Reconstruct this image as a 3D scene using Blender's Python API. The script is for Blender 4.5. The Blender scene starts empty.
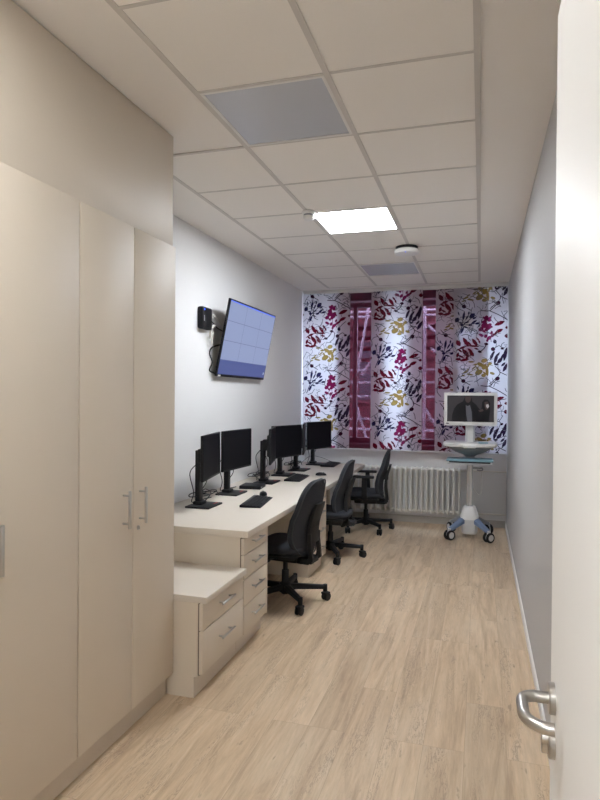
import bpy, bmesh, math, random
from mathutils import Vector, Matrix, Euler
PI = math.pi
R = math.radians
scene = bpy.context.scene
col = scene.collection

# ------------------------------------------------------------------ materials
def srgb(r, g, b):
    def f(v):
        v /= 255.0
        return v / 12.92 if v <= 0.04045 else ((v + 0.055) / 1.055) ** 2.4
    return (f(r), f(g), f(b), 1.0)

class NT:
    def __init__(self, name):
        self.m = bpy.data.materials.new(name)
        self.m.use_nodes = True
        self.t = self.m.node_tree
        self.t.nodes.clear()
        self.out = self.t.nodes.new('ShaderNodeOutputMaterial')
    def n(self, typ, **kw):
        nd = self.t.nodes.new('ShaderNode' + typ)
        for k, v in kw.items():
            if k.startswith('_'):
                setattr(nd, k[1:], v)
            else:
                nd.inputs[k.replace('__', ' ')].default_value = v
        return nd
    def l(self, a, ao, b, bi):
        self.t.links.new(a.outputs[ao], b.inputs[bi])

def mat(name, color, rough=0.5, metal=0.0, noise=0.0, nscale=40.0, bump=0.0, bscale=200.0, spec=0.5, coat=0.0):
    """plain principled surface with a fine procedural tone variation and bump"""
    t = NT(name)
    p = t.n('BsdfPrincipled', Roughness=rough, Metallic=metal)
    p.inputs['Base Color'].default_value = color
    p.inputs['Specular IOR Level'].default_value = spec
    p.inputs['Coat Weight'].default_value = coat
    tc = t.n('TexCoord')
    if noise > 0:
        nz = t.n('TexNoise', Scale=nscale, Detail=4.0)
        t.l(tc, 'Object', nz, 'Vector')
        mr = t.n('MapRange')
        mr.inputs['To Min'].default_value = 1.0 - noise
        mr.inputs['To Max'].default_value = 1.0 + noise
        t.l(nz, 'Fac', mr, 'Value')
        mx = t.n('Mix', _data_type='RGBA', _blend_type='MULTIPLY')
        mx.inputs['Factor'].default_value = 1.0
        mx.inputs[6].default_value = color
        t.l(mr, 'Result', mx, 7)
        t.l(mx, 2, p, 'Base Color')
    if bump > 0:
        nb = t.n('TexNoise', Scale=bscale, Detail=3.0)
        t.l(tc, 'Object', nb, 'Vector')
        b = t.n('Bump', Strength=bump, Distance=0.002)
        t.l(nb, 'Fac', b, 'Height')
        t.l(b, 'Normal', p, 'Normal')
    t.l(p, 'BSDF', t.out, 'Surface')
    return t.m

def emit(name, color, strength):
    t = NT(name)
    e = t.n('Emission', Strength=strength)
    e.inputs['Color'].default_value = color
    t.l(e, 'Emission', t.out, 'Surface')
    return t.m

def screen_mat(name, color, strength):
    """a display emitting its colour behind a slightly glossy sheet"""
    t = NT(name)
    p = t.n('BsdfPrincipled', Roughness=0.3)
    p.inputs['Specular IOR Level'].default_value = 0.2
    p.inputs['Base Color'].default_value = (0.01, 0.01, 0.012, 1)
    p.inputs['Emission Color'].default_value = color
    p.inputs['Emission Strength'].default_value = strength
    t.l(p, 'BSDF', t.out, 'Surface')
    return t.m

def cloth_mat(name, color, trans_color, tf):
    """woven cloth that scatters light on both sides"""
    t = NT(name)
    d = t.n('BsdfDiffuse'); d.inputs['Color'].default_value = color
    tr = t.n('BsdfTranslucent'); tr.inputs['Color'].default_value = trans_color
    mx = t.n('MixShader'); mx.inputs[0].default_value = tf
    t.l(d, 'BSDF', mx, 1); t.l(tr, 'BSDF', mx, 2)
    t.l(mx, 'Shader', t.out, 'Surface')
    return t.m

def sheer_mat(name, color, through, open_):
    """open weave: some of the view passes between the threads, the threads are diffuse and translucent"""
    t = NT(name)
    d = t.n('BsdfDiffuse'); d.inputs['Color'].default_value = color
    tl = t.n('BsdfTranslucent'); tl.inputs['Color'].default_value = color
    m1 = t.n('MixShader'); m1.inputs[0].default_value = 0.13
    t.l(d, 'BSDF', m1, 1); t.l(tl, 'BSDF', m1, 2)
    tr = t.n('BsdfTransparent'); tr.inputs['Color'].default_value = through
    mx = t.n('MixShader'); mx.inputs[0].default_value = open_
    t.l(m1, 'Shader', mx, 1); t.l(tr, 'BSDF', mx, 2)
    t.l(mx, 'Shader', t.out, 'Surface')
    return t.m

def glass_mat(name):
    t = NT(name)
    tr = t.n('BsdfTransparent'); tr.inputs['Color'].default_value = (0.93, 0.95, 0.95, 1)
    g = t.n('BsdfGlossy', Roughness=0.02)
    mx = t.n('MixShader'); mx.inputs[0].default_value = 0.06
    t.l(tr, 'BSDF', mx, 1); t.l(g, 'BSDF', mx, 2)
    t.l(mx, 'Shader', t.out, 'Surface')
    return t.m

def floor_mat():
    t = NT('oak vinyl planks')
    tc = t.n('TexCoord')
    mp = t.n('Mapping'); mp.inputs['Rotation'].default_value = (0, 0, R(90)); mp.inputs['Location'].default_value = (0.31, 0.055, 0)
    t.l(tc, 'Object', mp, 'Vector')
    br = t.n('TexBrick', Scale=1.0)
    br.offset = 0.37; br.offset_frequency = 3; br.squash = 1.0
    br.inputs['Color1'].default_value = (0, 0, 0, 1)
    br.inputs['Color2'].default_value = (1, 1, 1, 1)
    br.inputs['Mortar'].default_value = (0.5, 0.5, 0.5, 1)
    br.inputs['Mortar Size'].default_value = 0.0008
    br.inputs['Mortar Smooth'].default_value = 0.3
    br.inputs['Bias'].default_value = 0.0
    br.inputs['Brick Width'].default_value = 1.22
    br.inputs['Row Height'].default_value = 0.178
    t.l(mp, 'Vector', br, 'Vector')
    tone = t.n('RGBToBW'); t.l(br, 'Color', tone, 'Color')
    # stretched grain, different on every plank
    off = t.n('Math', _operation='MULTIPLY'); off.inputs[1].default_value = 37.0
    t.l(tone, 'Val', off, 0)
    cmb = t.n('CombineXYZ'); t.l(off, 'Value', cmb, 'X'); t.l(off, 'Value', cmb, 'Z')
    add = t.n('VectorMath', _operation='ADD')
    t.l(mp, 'Vector', add, 0); t.l(cmb, 'Vector', add, 1)
    st = t.n('Mapping'); st.inputs['Scale'].default_value = (1.1, 12.0, 1.0)
    t.l(add, 'Vector', st, 'Vector')
    g1 = t.n('TexNoise', Scale=1.0, Detail=7.0, Roughness=0.58, Distortion=1.1)
    t.l(st, 'Vector', g1, 'Vector')
    g2 = t.n('TexNoise', Scale=7.0, Detail=5.0, Roughness=0.7, Distortion=0.3)
    t.l(st, 'Vector', g2, 'Vector')
    r1 = t.n('ValToRGB')
    r1.color_ramp.elements[0].position = 0.30; r1.color_ramp.elements[0].color = FL_DARK
    r1.color_ramp.elements[1].position = 0.66; r1.color_ramp.elements[1].color = FL_LIGHT
    e = r1.color_ramp.elements.new(0.46); e.color = FL_MID
    t.l(g1, 'Fac', r1, 'Fac')
    r2 = t.n('MapRange')
    r2.inputs['From Min'].default_value = 0.3; r2.inputs['From Max'].default_value = 0.7
    r2.inputs['To Min'].default_value = 0.88; r2.inputs['To Max'].default_value = 1.07
    t.l(g2, 'Fac', r2, 'Value')
    m1 = t.n('Mix', _data_type='RGBA', _blend_type='MULTIPLY'); m1.inputs['Factor'].default_value = 1.0
    t.l(r1, 'Color', m1, 6); t.l(r2, 'Result', m1, 7)
    r3 = t.n('MapRange'); r3.inputs['To Min'].default_value = 0.91; r3.inputs['To Max'].default_value = 1.07
    t.l(tone, 'Val', r3, 'Value')
    m2 = t.n('Mix', _data_type='RGBA', _blend_type='MULTIPLY'); m2.inputs['Factor'].default_value = 1.0
    t.l(m1, 2, m2, 6); t.l(r3, 'Result', m2, 7)
    # sparse dark knots and cracks
    st2 = t.n('Mapping'); st2.inputs['Scale'].default_value = (3.0, 11.0, 1.0)
    t.l(add, 'Vector', st2, 'Vector')
    k = t.n('TexNoise', Scale=2.6, Detail=3.0, Roughness=0.5)
    t.l(st2, 'Vector', k, 'Vector')
    kr = t.n('MapRange')
    kr.inputs['From Min'].default_value = 0.68; kr.inputs['From Max'].default_value = 0.78
    kr.inputs['To Min'].default_value = 0.0; kr.inputs['To Max'].default_value = 0.6
    t.l(k, 'Fac', kr, 'Value')
    m3 = t.n('Mix', _data_type='RGBA'); t.l(kr, 'Result', m3, 'Factor'); t.l(m2, 2, m3, 6)
    m3.inputs[7].default_value = srgb(96, 80, 66)
    # grey open-grain cracks gathered in streaks
    st3 = t.n('Mapping'); st3.inputs['Scale'].default_value = (2.2, 15.0, 1.0)
    t.l(add, 'Vector', st3, 'Vector')
    v = t.n('TexNoise', Scale=3.2, Detail=6.0, Roughness=0.6, Distortion=1.6)
    t.l(st3, 'Vector', v, 'Vector')
    sb = t.n('Math', _operation='SUBTRACT'); sb.inputs[1].default_value = 0.5; t.l(v, 'Fac', sb, 0)
    ab = t.n('Math', _operation='ABSOLUTE'); t.l(sb, 'Value', ab, 0)
    vr = t.n('MapRange'); vr.inputs['From Min'].default_value = 0.0; vr.inputs['From Max'].default_value = 0.035
    vr.inputs['To Min'].default_value = 0.75; vr.inputs['To Max'].default_value = 0.0
    t.l(ab, 'Value', vr, 'Value')
    st4 = t.n('Mapping'); st4.inputs['Scale'].default_value = (1.0, 7.0, 1.0); st4.inputs['Location'].default_value = (5.3, 2.1, 0.0)
    t.l(add, 'Vector', st4, 'Vector')
    mk = t.n('TexNoise', Scale=1.5, Detail=2.0); t.l(st4, 'Vector', mk, 'Vector')
    mkr = t.n('MapRange'); mkr.inputs['From Min'].default_value = 0.5; mkr.inputs['From Max'].default_value = 0.66
    t.l(mk, 'Fac', mkr, 'Value')
    vm = t.n('Math', _operation='MULTIPLY'); t.l(vr, 'Result', vm, 0); t.l(mkr, 'Result', vm, 1)
    m35 = t.n('Mix', _data_type='RGBA'); t.l(vm, 'Value', m35, 'Factor'); t.l(m3, 2, m35, 6)
    m35.inputs[7].default_value = srgb(138, 118, 102)
    m3 = m35
    # seams between planks
    m4 = t.n('Mix', _data_type='RGBA'); t.l(br, 'Fac', m4, 'Factor'); t.l(m3, 2, m4, 6)
    m4.inputs[7].default_value = srgb(166, 143, 119)
    p = t.n('BsdfPrincipled', Roughness=0.42)
    p.inputs['Specular IOR Level'].default_value = 0.4
    t.l(m4, 2, p, 'Base Color')
    b = t.n('Bump', Strength=0.15, Distance=0.001); t.l(g2, 'Fac', b, 'Height'); t.l(b, 'Normal', p, 'Normal')
    t.l(p, 'BSDF', t.out, 'Surface')
    return t.m

FL_DARK, FL_MID, FL_LIGHT = srgb(176, 151, 123), srgb(200, 175, 145), srgb(212, 190, 162)
M = {}
M['floor'] = floor_mat()
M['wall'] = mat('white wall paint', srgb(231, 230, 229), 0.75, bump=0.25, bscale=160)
M['wallr'] = mat('pale grey wall paint', srgb(188, 187, 187), 0.6, bump=0.25, bscale=160)  # right wall set greyer than the white walls
M['ceil'] = mat('ceiling plaster', srgb(240, 236, 231), 0.85, bump=0.15, bscale=120)
M['tile'] = mat('mineral ceiling tile', srgb(241, 237, 231), 0.9, noise=0.03, nscale=300, bump=0.3, bscale=400)
M['grid'] = mat('ceiling grid runner', srgb(206, 201, 195), 0.5)
M['cab'] = mat('beige laminate', srgb(217, 205, 188), 0.5, noise=0.012, nscale=120, bump=0.08, bscale=500, spec=0.25)
M['cabedge'] = mat('beige laminate edge', srgb(190, 175, 155), 0.45)
M['gapshade'] = mat('painted gap shade', srgb(120, 108, 94), 0.7)  # dark tone painting the shade inside door and drawer gaps
M['top'] = mat('pale worktop laminate', srgb(216, 206, 192), 0.36, noise=0.015, nscale=160, spec=0.45)
M['steel'] = mat('brushed steel', srgb(200, 198, 194), 0.28, 1.0)
M['satin'] = mat('satin stainless steel', srgb(186, 182, 176), 0.33, 1.0, bump=0.05, bscale=600)
M['black'] = mat('black plastic', srgb(21, 21, 24), 0.5, spec=0.3, noise=0.05, nscale=80)
M['blackm'] = mat('matt black plastic', srgb(20, 20, 22), 0.65)
M['screen_off'] = mat('dark display glass', srgb(12, 12, 16), 0.45, spec=0.12)
M['fabric'] = mat('charcoal upholstery', srgb(47, 49, 55), 0.92, noise=0.12, nscale=300, bump=0.4, bscale=700)
M['piping'] = mat('dark grey piping', srgb(62, 64, 68), 0.8)
M['red'] = mat('red label', srgb(170, 30, 34), 0.5)
M['blueled'] = emit('blue indicator', srgb(40, 90, 255), 3.0)
M['white'] = mat('white plastic', srgb(232, 231, 228), 0.4)
M['whitem'] = mat('white enamelled metal', srgb(226, 224, 220), 0.35)
M['door'] = mat('white door laminate', srgb(230, 228, 224), 0.5, spec=0.3, bump=0.04, bscale=300)
M['rad'] = mat('radiator enamel', srgb(226, 222, 214), 0.35)
M['base'] = mat('white skirting board', srgb(230, 228, 224), 0.45)
M['basegrey'] = mat('grey skirting board', srgb(186, 180, 172), 0.5)
M['lgrey'] = mat('light grey plastic', srgb(206, 206, 206), 0.4)
M['mgrey'] = mat('mid grey plastic', srgb(140, 143, 148), 0.45)
M['bluegrey'] = mat('blue grey plastic', srgb(120, 140, 170), 0.35)
M['teal'] = mat('pale teal plastic', srgb(128, 168, 180), 0.4)
M['alu'] = mat('anodised aluminium', srgb(196, 196, 198), 0.35, 0.8)
M['rubber'] = mat('grey wheel rubber', srgb(66, 66, 70), 0.7)
M['cable'] = mat('black cable', srgb(18, 18, 20), 0.5)
M['wcable'] = mat('white cable', srgb(210, 208, 202), 0.5)
M['led_on'] = emit('lit light diffuser', (0.95, 1.0, 1.07, 1), 46.0)
M['led_near'] = emit('lit warm light diffuser', (0.98, 1.0, 1.02, 1), 21.0)
M['led_hall'] = emit('lit corridor diffuser', (0.98, 1.0, 1.0, 1), 42.0)
M['led_off'] = mat('unlit light diffuser', srgb(196, 200, 208), 0.22, spec=0.6)
M['wframe'] = mat('white window frame', srgb(225, 226, 228), 0.4)
M['glass'] = glass_mat('window glass')
M['sheer'] = sheer_mat('crimson sheer fabric', srgb(74, 7, 26), (0.46, 0.29, 0.38, 1), 0.27)
M['print'] = cloth_mat('white curtain fabric', srgb(184, 172, 172), srgb(218, 217, 226), 0.5)
def ink(name, c, k=0.72):
    t = NT(name)
    d = t.n('BsdfDiffuse'); d.inputs['Color'].default_value = c
    tr = t.n('BsdfTransparent'); tr.inputs['Color'].default_value = c
    mx = t.n('MixShader'); mx.inputs[0].default_value = k
    t.l(d, 'BSDF', mx, 1); t.l(tr, 'BSDF', mx, 2); t.l(mx, 'Shader', t.out, 'Surface')
    return t.m
INK = [ink('navy print', srgb(70, 64, 112)), ink('crimson print', srgb(146, 38, 62)), ink('magenta print', srgb(176, 52, 112)),
       ink('ochre print', srgb(208, 180, 104)), ink('plum branch print', srgb(84, 42, 66)), ink('grey line print', srgb(158, 153, 164)),
       ink('aubergine print', srgb(72, 54, 84))]
M['tvlight'] = screen_mat('screen tile light', srgb(158, 172, 212), 0.7)
M['tvdark'] = screen_mat('screen band blue', srgb(88, 102, 164), 0.66)
M['tvline'] = screen_mat('screen grid line', srgb(112, 124, 168), 0.6)
M['tvtop'] = screen_mat('screen top line', srgb(80, 110, 230), 1.0)
M['tvicon'] = screen_mat('screen icon', srgb(196, 206, 236), 0.9)
M['v_bg'] = screen_mat('display grey', srgb(62, 59, 62), 0.55)
M['v_dark'] = screen_mat('display dark figure', srgb(16, 14, 17), 0.4)
M['v_mid'] = screen_mat('display shirt grey', srgb(100, 100, 108), 0.5)
M['v_skin'] = screen_mat('display face tone', srgb(66, 54, 52), 0.8)
M['v_white'] = screen_mat('display pale patch', srgb(196, 192, 194), 0.6)
M['brick'] = mat('pink brown render', srgb(84, 50, 54), 0.9, noise=0.12, nscale=3)
M['pane'] = mat('dark far window', srgb(50, 54, 66), 0.2)
M['galv'] = mat('galvanised steel tube', srgb(214, 217, 224), 0.5, 0.1)
M['plank'] = mat('scaffold deck', srgb(104, 70, 76), 0.8)
M['ground'] = mat('grey ground', srgb(130, 128, 124), 0.9)

# ------------------------------------------------------------------ mesh builder
class MB:
    def __init__(self):
        self.bm = bmesh.new(); self.mi = 0
    def _merge(self, tmp, mtx=None):
        if mtx is not None:
            bmesh.ops.transform(tmp, matrix=mtx, verts=tmp.verts)
        vm = {}
        for v in tmp.verts:
            vm[v] = self.bm.verts.new(v.co)
        for f in tmp.faces:
            try:
                nf = self.bm.faces.new([vm[v] for v in f.verts]); nf.material_index = self.mi
            except ValueError:
                pass
        tmp.free()
        return self
    def box(self, lo, hi, bev=0.0, seg=2, mtx=None):
        t = bmesh.new()
        bmesh.ops.create_cube(t, size=1.0)
        s = [max(1e-5, hi[i] - lo[i]) for i in range(3)]
        c = [(hi[i] + lo[i]) / 2 for i in range(3)]
        bmesh.ops.transform(t, matrix=Matrix.Translation(c) @ Matrix.Diagonal((s[0], s[1], s[2], 1)), verts=t.verts)
        if bev > 0:
            bmesh.ops.bevel(t, geom=t.edges[:], offset=min(bev, min(s) * 0.45), segments=seg, profile=0.5, affect='EDGES')
        return self._merge(t, mtx)
    def cbox(self, c, s, bev=0.0, seg=2, mtx=None):
        return self.box([c[i] - s[i] / 2 for i in range(3)], [c[i] + s[i] / 2 for i in range(3)], bev, seg, mtx)
    def cyl(self, p0, p1, r0, r1=None, seg=20, bev=0.0):
        r1 = r0 if r1 is None else r1
        p0, p1 = Vector(p0), Vector(p1); d = p1 - p0; L = d.length
        t = bmesh.new()
        bmesh.ops.create_cone(t, cap_ends=True, segments=seg, radius1=r0, radius2=r1, depth=L)
        if bev > 0:
            es = [e for e in t.edges if abs(e.verts[0].co.z - e.verts[1].co.z) < 1e-6 and abs(abs(e.verts[0].co.z) - L / 2) < 1e-6]
            bmesh.ops.bevel(t, geom=es, offset=bev, segments=2, profile=0.5, affect='EDGES')
        q = d.to_track_quat('Z', 'Y').to_matrix().to_4x4()
        return self._merge(t, Matrix.Translation((p0 + p1) / 2) @ q)
    def tube(self, pts, r, seg=8, closed=False, rad=None):
        pts = [Vector(p) for p in pts]; n = len(pts); rings = []
        up = None
        for i, p in enumerate(pts):
            if closed:
                d = pts[(i + 1) % n] - pts[i - 1]
            else:
                d = pts[min(i + 1, n - 1)] - pts[max(i - 1, 0)]
            d.normalize()
            if up is None:
                up = Vector((0, 0, 1)) if abs(d.z) < 0.9 else Vector((1, 0, 0))
            a = d.cross(up); a.normalize(); b = a.cross(d); b.normalize(); up = b
            rr = rad[i] if rad else r
            rings.append([self.bm.verts.new(p + (a * math.cos(2 * PI * k / seg) + b * math.sin(2 * PI * k / seg)) * rr) for k in range(seg)])
        m = n if closed else n - 1
        for i in range(m):
            A, B = rings[i], rings[(i + 1) % n]
            for k in range(seg):
                f = self.bm.faces.new((A[k], A[(k + 1) % seg], B[(k + 1) % seg], B[k])); f.material_index = self.mi
        if not closed:
            for Rg, rev in ((rings[0], True), (rings[-1], False)):
                f = self.bm.faces.new(Rg[::-1] if rev else Rg); f.material_index = self.mi
        return self
    def lathe(self, prof, c=(0, 0, 0), seg=28, axis='Z'):
        """prof: list of (radius, height)"""
        t = bmesh.new(); rings = []
        for r, h in prof:
            if r < 1e-6:
                rings.append([t.verts.new((0, 0, h))])
            else:
                rings.append([t.verts.new((r * math.cos(2 * PI * k / seg), r * math.sin(2 * PI * k / seg), h)) for k in range(seg)])
        for A, B in zip(rings[:-1], rings[1:]):
            for k in range(seg):
                a0, a1 = A[k % len(A)], A[(k + 1) % len(A)]
                b0, b1 = B[k % len(B)], B[(k + 1) % len(B)]
                vs = []
                for v in (a0, a1, b1, b0):
                    if v not in vs: vs.append(v)
                if len(vs) > 2: t.faces.new(vs)
        m = Matrix.Translation(c)
        if axis == 'X': m = m @ Matrix.Rotation(PI / 2, 4, 'Y')
        if axis == 'Y': m = m @ Matrix.Rotation(-PI / 2, 4, 'X')
        return self._merge(t, m)
    def prism(self, pts, d0, d1, axes='xz', bev=0.0):
        """outline in two axes, extruded along the third from d0 to d1"""
        t = bmesh.new(); ia, ib = 'xyz'.index(axes[0]), 'xyz'.index(axes[1]); ic = 3 - ia - ib
        def V(p, d):
            v = [0, 0, 0]; v[ia] = p[0]; v[ib] = p[1]; v[ic] = d
            return t.verts.new(v)
        A = [V(p, d0) for p in pts]; B = [V(p, d1) for p in pts]; n = len(pts)
        t.faces.new(A[::-1]); t.faces.new(B)
        for i in range(n):
            t.faces.new((A[i], A[(i + 1) % n], B[(i + 1) % n], B[i]))
        bmesh.ops.recalc_face_normals(t, faces=t.faces[:])
        if bev > 0:
            es = [e for e in t.edges if abs(e.verts[0].co[ic] - e.verts[1].co[ic]) < 1e-7]
            bmesh.ops.bevel(t, geom=es, offset=bev, segments=2, profile=0.5, affect='EDGES')
        return self._merge(t)
    def pillow(self, outline, thick, warp, rings=7, p=3.0):
        """soft pad: outline (a,b) points, thickness profile falls to 0 at the rim; warp(a,b,t)->xyz"""
        n = len(outline)
        ca = sum(o[0] for o in outline) / n; cb = sum(o[1] for o in outline) / n
        for side in (1, -1):
            prev = None
            for i in range(rings + 1):
                s = math.sin(PI / 2 * i / rings)
                h = thick / 2 * (max(0.0, 1 - s ** p)) ** (1 / p)
                if i == 0:
                    ring = [self.bm.verts.new(warp(ca, cb, side * h))]
                else:
                    ring = [self.bm.verts.new(warp(ca + (o[0] - ca) * s, cb + (o[1] - cb) * s, side * h)) for o in outline]
                if prev is not None:
                    for k in range(n):
                        vs = [prev[k % len(prev)], ring[k], ring[(k + 1) % n]]
                        if len(prev) > 1: vs.append(prev[(k + 1) % n])
                        f = self.bm.faces.new(vs); f.material_index = self.mi
                prev = ring
        return self
    def poly(self, pts):
        f = self.bm.faces.new([self.bm.verts.new(p) for p in pts]); f.material_index = self.mi
        return self
    def build(self, name, mats, parent=None, loc=(0, 0, 0), rot=(0, 0, 0), angle=35, weld=True, flat=False):
        bm = self.bm
        if weld:
            bmesh.ops.remove_doubles(bm, verts=bm.verts[:], dist=1e-6)
            bmesh.ops.recalc_face_normals(bm, faces=bm.faces[:])
        me = bpy.data.meshes.new(name); bm.to_mesh(me); bm.free()
        if not isinstance(mats, (list, tuple)): mats = [mats]
        for m in mats: me.materials.append(m)
        if not flat and len(me.polygons):
            me.polygons.foreach_set('use_smooth', [True] * len(me.polygons))
            me.set_sharp_from_angle(angle=R(angle))
        o = bpy.data.objects.new(name, me); col.objects.link(o)
        o.location = loc; o.rotation_euler = rot
        if parent: o.parent = parent
        return o

def ringpoly(w, d, z, n=28, e=2 / 4.0, yo=0.0):
    o = []
    for k in range(n):
        a = 2 * PI * k / n; ca, sa = math.cos(a), math.sin(a)
        o.append((math.copysign(abs(ca) ** e, ca) * w, math.copysign(abs(sa) ** e, sa) * d + yo, z))
    return o
def loft(b, secs):
    rs = [[b.bm.verts.new(p) for p in s] for s in secs]; n = len(rs[0])
    for A, B in zip(rs[:-1], rs[1:]):
        for k in range(n):
            f = b.bm.faces.new((A[k], A[(k + 1) % n], B[(k + 1) % n], B[k])); f.material_index = b.mi
    f = b.bm.faces.new(rs[0][::-1]); f.material_index = b.mi
    f = b.bm.faces.new(rs[-1]); f.material_index = b.mi
def tag(o, label, cat, group=None):
    o['label'] = label; o['category'] = cat
    if group: o['group'] = group
    return o
def thing(name, label, cat, loc=(0, 0, 0), rot=(0, 0, 0), group=None):
    o = bpy.data.objects.new(name, None); col.objects.link(o)
    o.empty_display_size = 0.1
    o.location = loc; o.rotation_euler = rot
    return tag(o, label, cat, group)
def struct(o):
    o['kind'] = 'structure'; return o
def dup(root, loc, rot, label, group=None):
    r = root.copy(); col.objects.link(r); r.location = loc; r.rotation_euler = rot; r['label'] = label
    if group: r['group'] = group
    for ch in list(root.children):
        c = ch.copy(); col.objects.link(c); c.parent = r
        for g in list(ch.children):
            d = g.copy(); col.objects.link(d); d.parent = c
    return r
def curve_pts(ctrl, n=10):
    """Catmull-Rom through the control points"""
    P = [Vector(c) for c in ctrl]; P = [P[0] * 2 - P[1]] + P + [P[-1] * 2 - P[-2]]
    out = []
    for i in range(1, len(P) - 2):
        for k in range(n):
            t = k / n
            out.append(0.5 * ((2 * P[i]) + (P[i + 1] - P[i - 1]) * t + (2 * P[i - 1] - 5 * P[i] + 4 * P[i + 1] - P[i + 2]) * t * t
                              + (3 * P[i] - P[i - 1] - 3 * P[i + 1] + P[i + 2]) * t ** 3))
    out.append(P[-2]); return out

# ------------------------------------------------------------------ dimensions (metres, camera above the origin)
XL, XR = -2.20, 0.305          # side walls
YB = 7.62                      # window wall
YF = 0.12                      # room face of the door wall
ZC = 2.90                      # ceiling
CAM_Z = 1.561

# ------------------------------------------------------------------ room shell
b = MB(); b.box((-3.2, -2.2, -0.08), (2.4, YB + 0.36, 0.0)); struct(b.build('floor', M['floor']))
b = MB(); b.box((-3.2, -2.2, ZC), (2.4, YB + 0.36, ZC + 0.12)); ceiling = struct(b.build('ceiling', M['ceil']))
b = MB(); b.box((XL - 0.12, YF - 0.12, 0), (XL, YB + 0.36, ZC)); struct(b.build('wall_left', M['wall']))
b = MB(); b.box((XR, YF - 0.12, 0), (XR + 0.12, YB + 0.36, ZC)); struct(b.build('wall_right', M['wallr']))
WX0, WX1, WZ0, WZ1 = -2.17, 0.275, 0.96, 2.78
b = MB()
b.box((XL, YB, 0), (XR, YB + 0.36, WZ0)); b.box((XL, YB, WZ1), (XR, YB + 0.36, ZC))
b.box((XL, YB, WZ0), (WX0, YB + 0.36, WZ1)); b.box((WX1, YB, WZ0), (XR, YB + 0.36, WZ1))
struct(b.build('wall_back', M['wall']))
# door wall with the doorway the photo was taken from
DX0, DX1, DZ = -0.86, 0.15, 2.16
b = MB()
b.box((XL, YF - 0.12, 0), (DX0, YF, ZC)); b.box((DX1, YF - 0.12, 0), (XR, YF, ZC)); b.box((DX0, YF - 0.12, DZ), (DX1, YF, ZC))
struct(b.build('wall_front', M['wall']))
# corridor beyond the doorway
b = MB()
b.box((-3.2, -2.2, 0), (2.4, -2.08, ZC)); b.box((-3.2, -2.08, 0), (-3.08, 0, ZC)); b.box((2.28, -2.08, 0), (2.4, 0, ZC))
b.box((-3.08, -0.0, 0), (XL - 0.12, 0.12, ZC)); b.box((XR + 0.12, 0.0, 0), (2.28, 0.12, ZC))
struct(b.build('wall_corridor', M['wall']))

b = MB()
b.box((XR - 0.012, YF, 0), (XR, YB - 0.012, 0.06), 0.003); struct(b.build('baseboard_right', M['base']))
b = MB(); b.box((XL, YB - 0.014, 0), (XR - 0.012, YB, 0.085), 0.003); struct(b.build('baseboard_back', M['basegrey']))

# suspended ceiling: tiles and runners are one pattern
GX = [-1.81, -1.215, -0.622, -0.025]
GY = [2.432 + 0.604 * j for j in range(-4, 9)]     # index 4 is the bar at y = 2.43
tiles = MB(); runners = MB()
panels = {}
for i in range(3):
    for j in range(len(GY) - 1):
        jj = j - 4
        x0, x1, y0, y1 = GX[i], GX[i + 1], GY[j], GY[j + 1]
        if y0 < YF or (i == 0 and jj < 1): continue
        if i == 1 and jj in (-3, 0, 3, 6):
            panels[jj] = (x0, x1, y0, y1); continue
        tiles.box((x0 + 0.011, y0 + 0.008, ZC - 0.006), (x1 - 0.011, y1 - 0.008, ZC))
for i, x in enumerate(GX):
    y0 = GY[1] if i else GY[5]
    runners.box((x - 0.0125, y0, ZC - 0.010), (x + 0.0125, GY[-1], ZC - 0.001))
for j, y in enumerate(GY):
    if y < YF: continue
    x0 = GX[0] if j >= 5 else GX[1]
    runners.box((x0, y - 0.008, ZC - 0.009), (GX[3], y + 0.008, ZC - 0.0012))
tiles.build('ceiling_tiles', M['tile'], ceiling)
runners.build('ceiling_grid', M['grid'], ceiling)
LIGHT_LABEL = {-3: 'square lit ceiling light panel above the open doorway, near the tall cupboards',
               0: 'unlit square bluish grey ceiling light panel, the larger looking one ahead of the doorway',
               3: 'brightly lit square white ceiling light panel in the middle of the tiled ceiling',
               6: 'unlit grey ceiling light panel closest to the curtained window'}
for jj, (x0, x1, y0, y1) in panels.items():
    t = thing('ceiling_light', LIGHT_LABEL[jj], 'ceiling light', ((x0 + x1) / 2, (y0 + y1) / 2, ZC), group='ceiling light panels')
    w, h = (x1 - x0) / 2 - 0.013, (y1 - y0) / 2 - 0.009
    b = MB()
    for (a0, c0, a1, c1) in ((-w, -h, w, -h + 0.014), (-w, h - 0.014, w, h), (-w, -h + 0.014, -w + 0.014, h - 0.014), (w - 0.014, -h + 0.014, w, h - 0.014)):
        b.box((a0, c0, -0.010), (a1, c1, -0.0005))
    b.build('light_frame', M['whitem'], t)
    b = MB(); b.box((-w + 0.014, -h + 0.014, -0.006), (w - 0.014, h - 0.014, -0.0006))
    b.build('diffuser', {3: M['led_on'], -3: M['led_near']}.get(jj, M['led_off']), t)

# ------------------------------------------------------------------ window
win = MB()
for (x0, x1, z0, z1) in ((WX0, WX1, WZ0, WZ0 + 0.06), (WX0, WX1, WZ1 - 0.06, WZ1), (WX0, WX0 + 0.06, WZ0, WZ1), (WX1 - 0.06, WX1, WZ0, WZ1)):
    win.box((x0, YB + 0.2, z0), (x1, YB + 0.27, z1), 0.004)
for x in (-1.585, -0.87):
    win.box((x - 0.025, YB + 0.2, WZ0), (x + 0.025, YB + 0.27, WZ1), 0.004)
wroot = struct(win.build('window_1', M['wframe']))
b = MB(); b.box((WX0 + 0.05, YB + 0.232, WZ0 + 0.05), (WX1 - 0.05, YB + 0.238, WZ1 - 0.05)); b.build('window_pane', M['glass'], wroot)
b = MB(); b.box((WX0 - 0.02, YB - 0.03, WZ0 - 0.035), (WX1 + 0.02, YB + 0.2, WZ0), 0.006); b.build('window_sill', M['whitem'], wroot)

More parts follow.
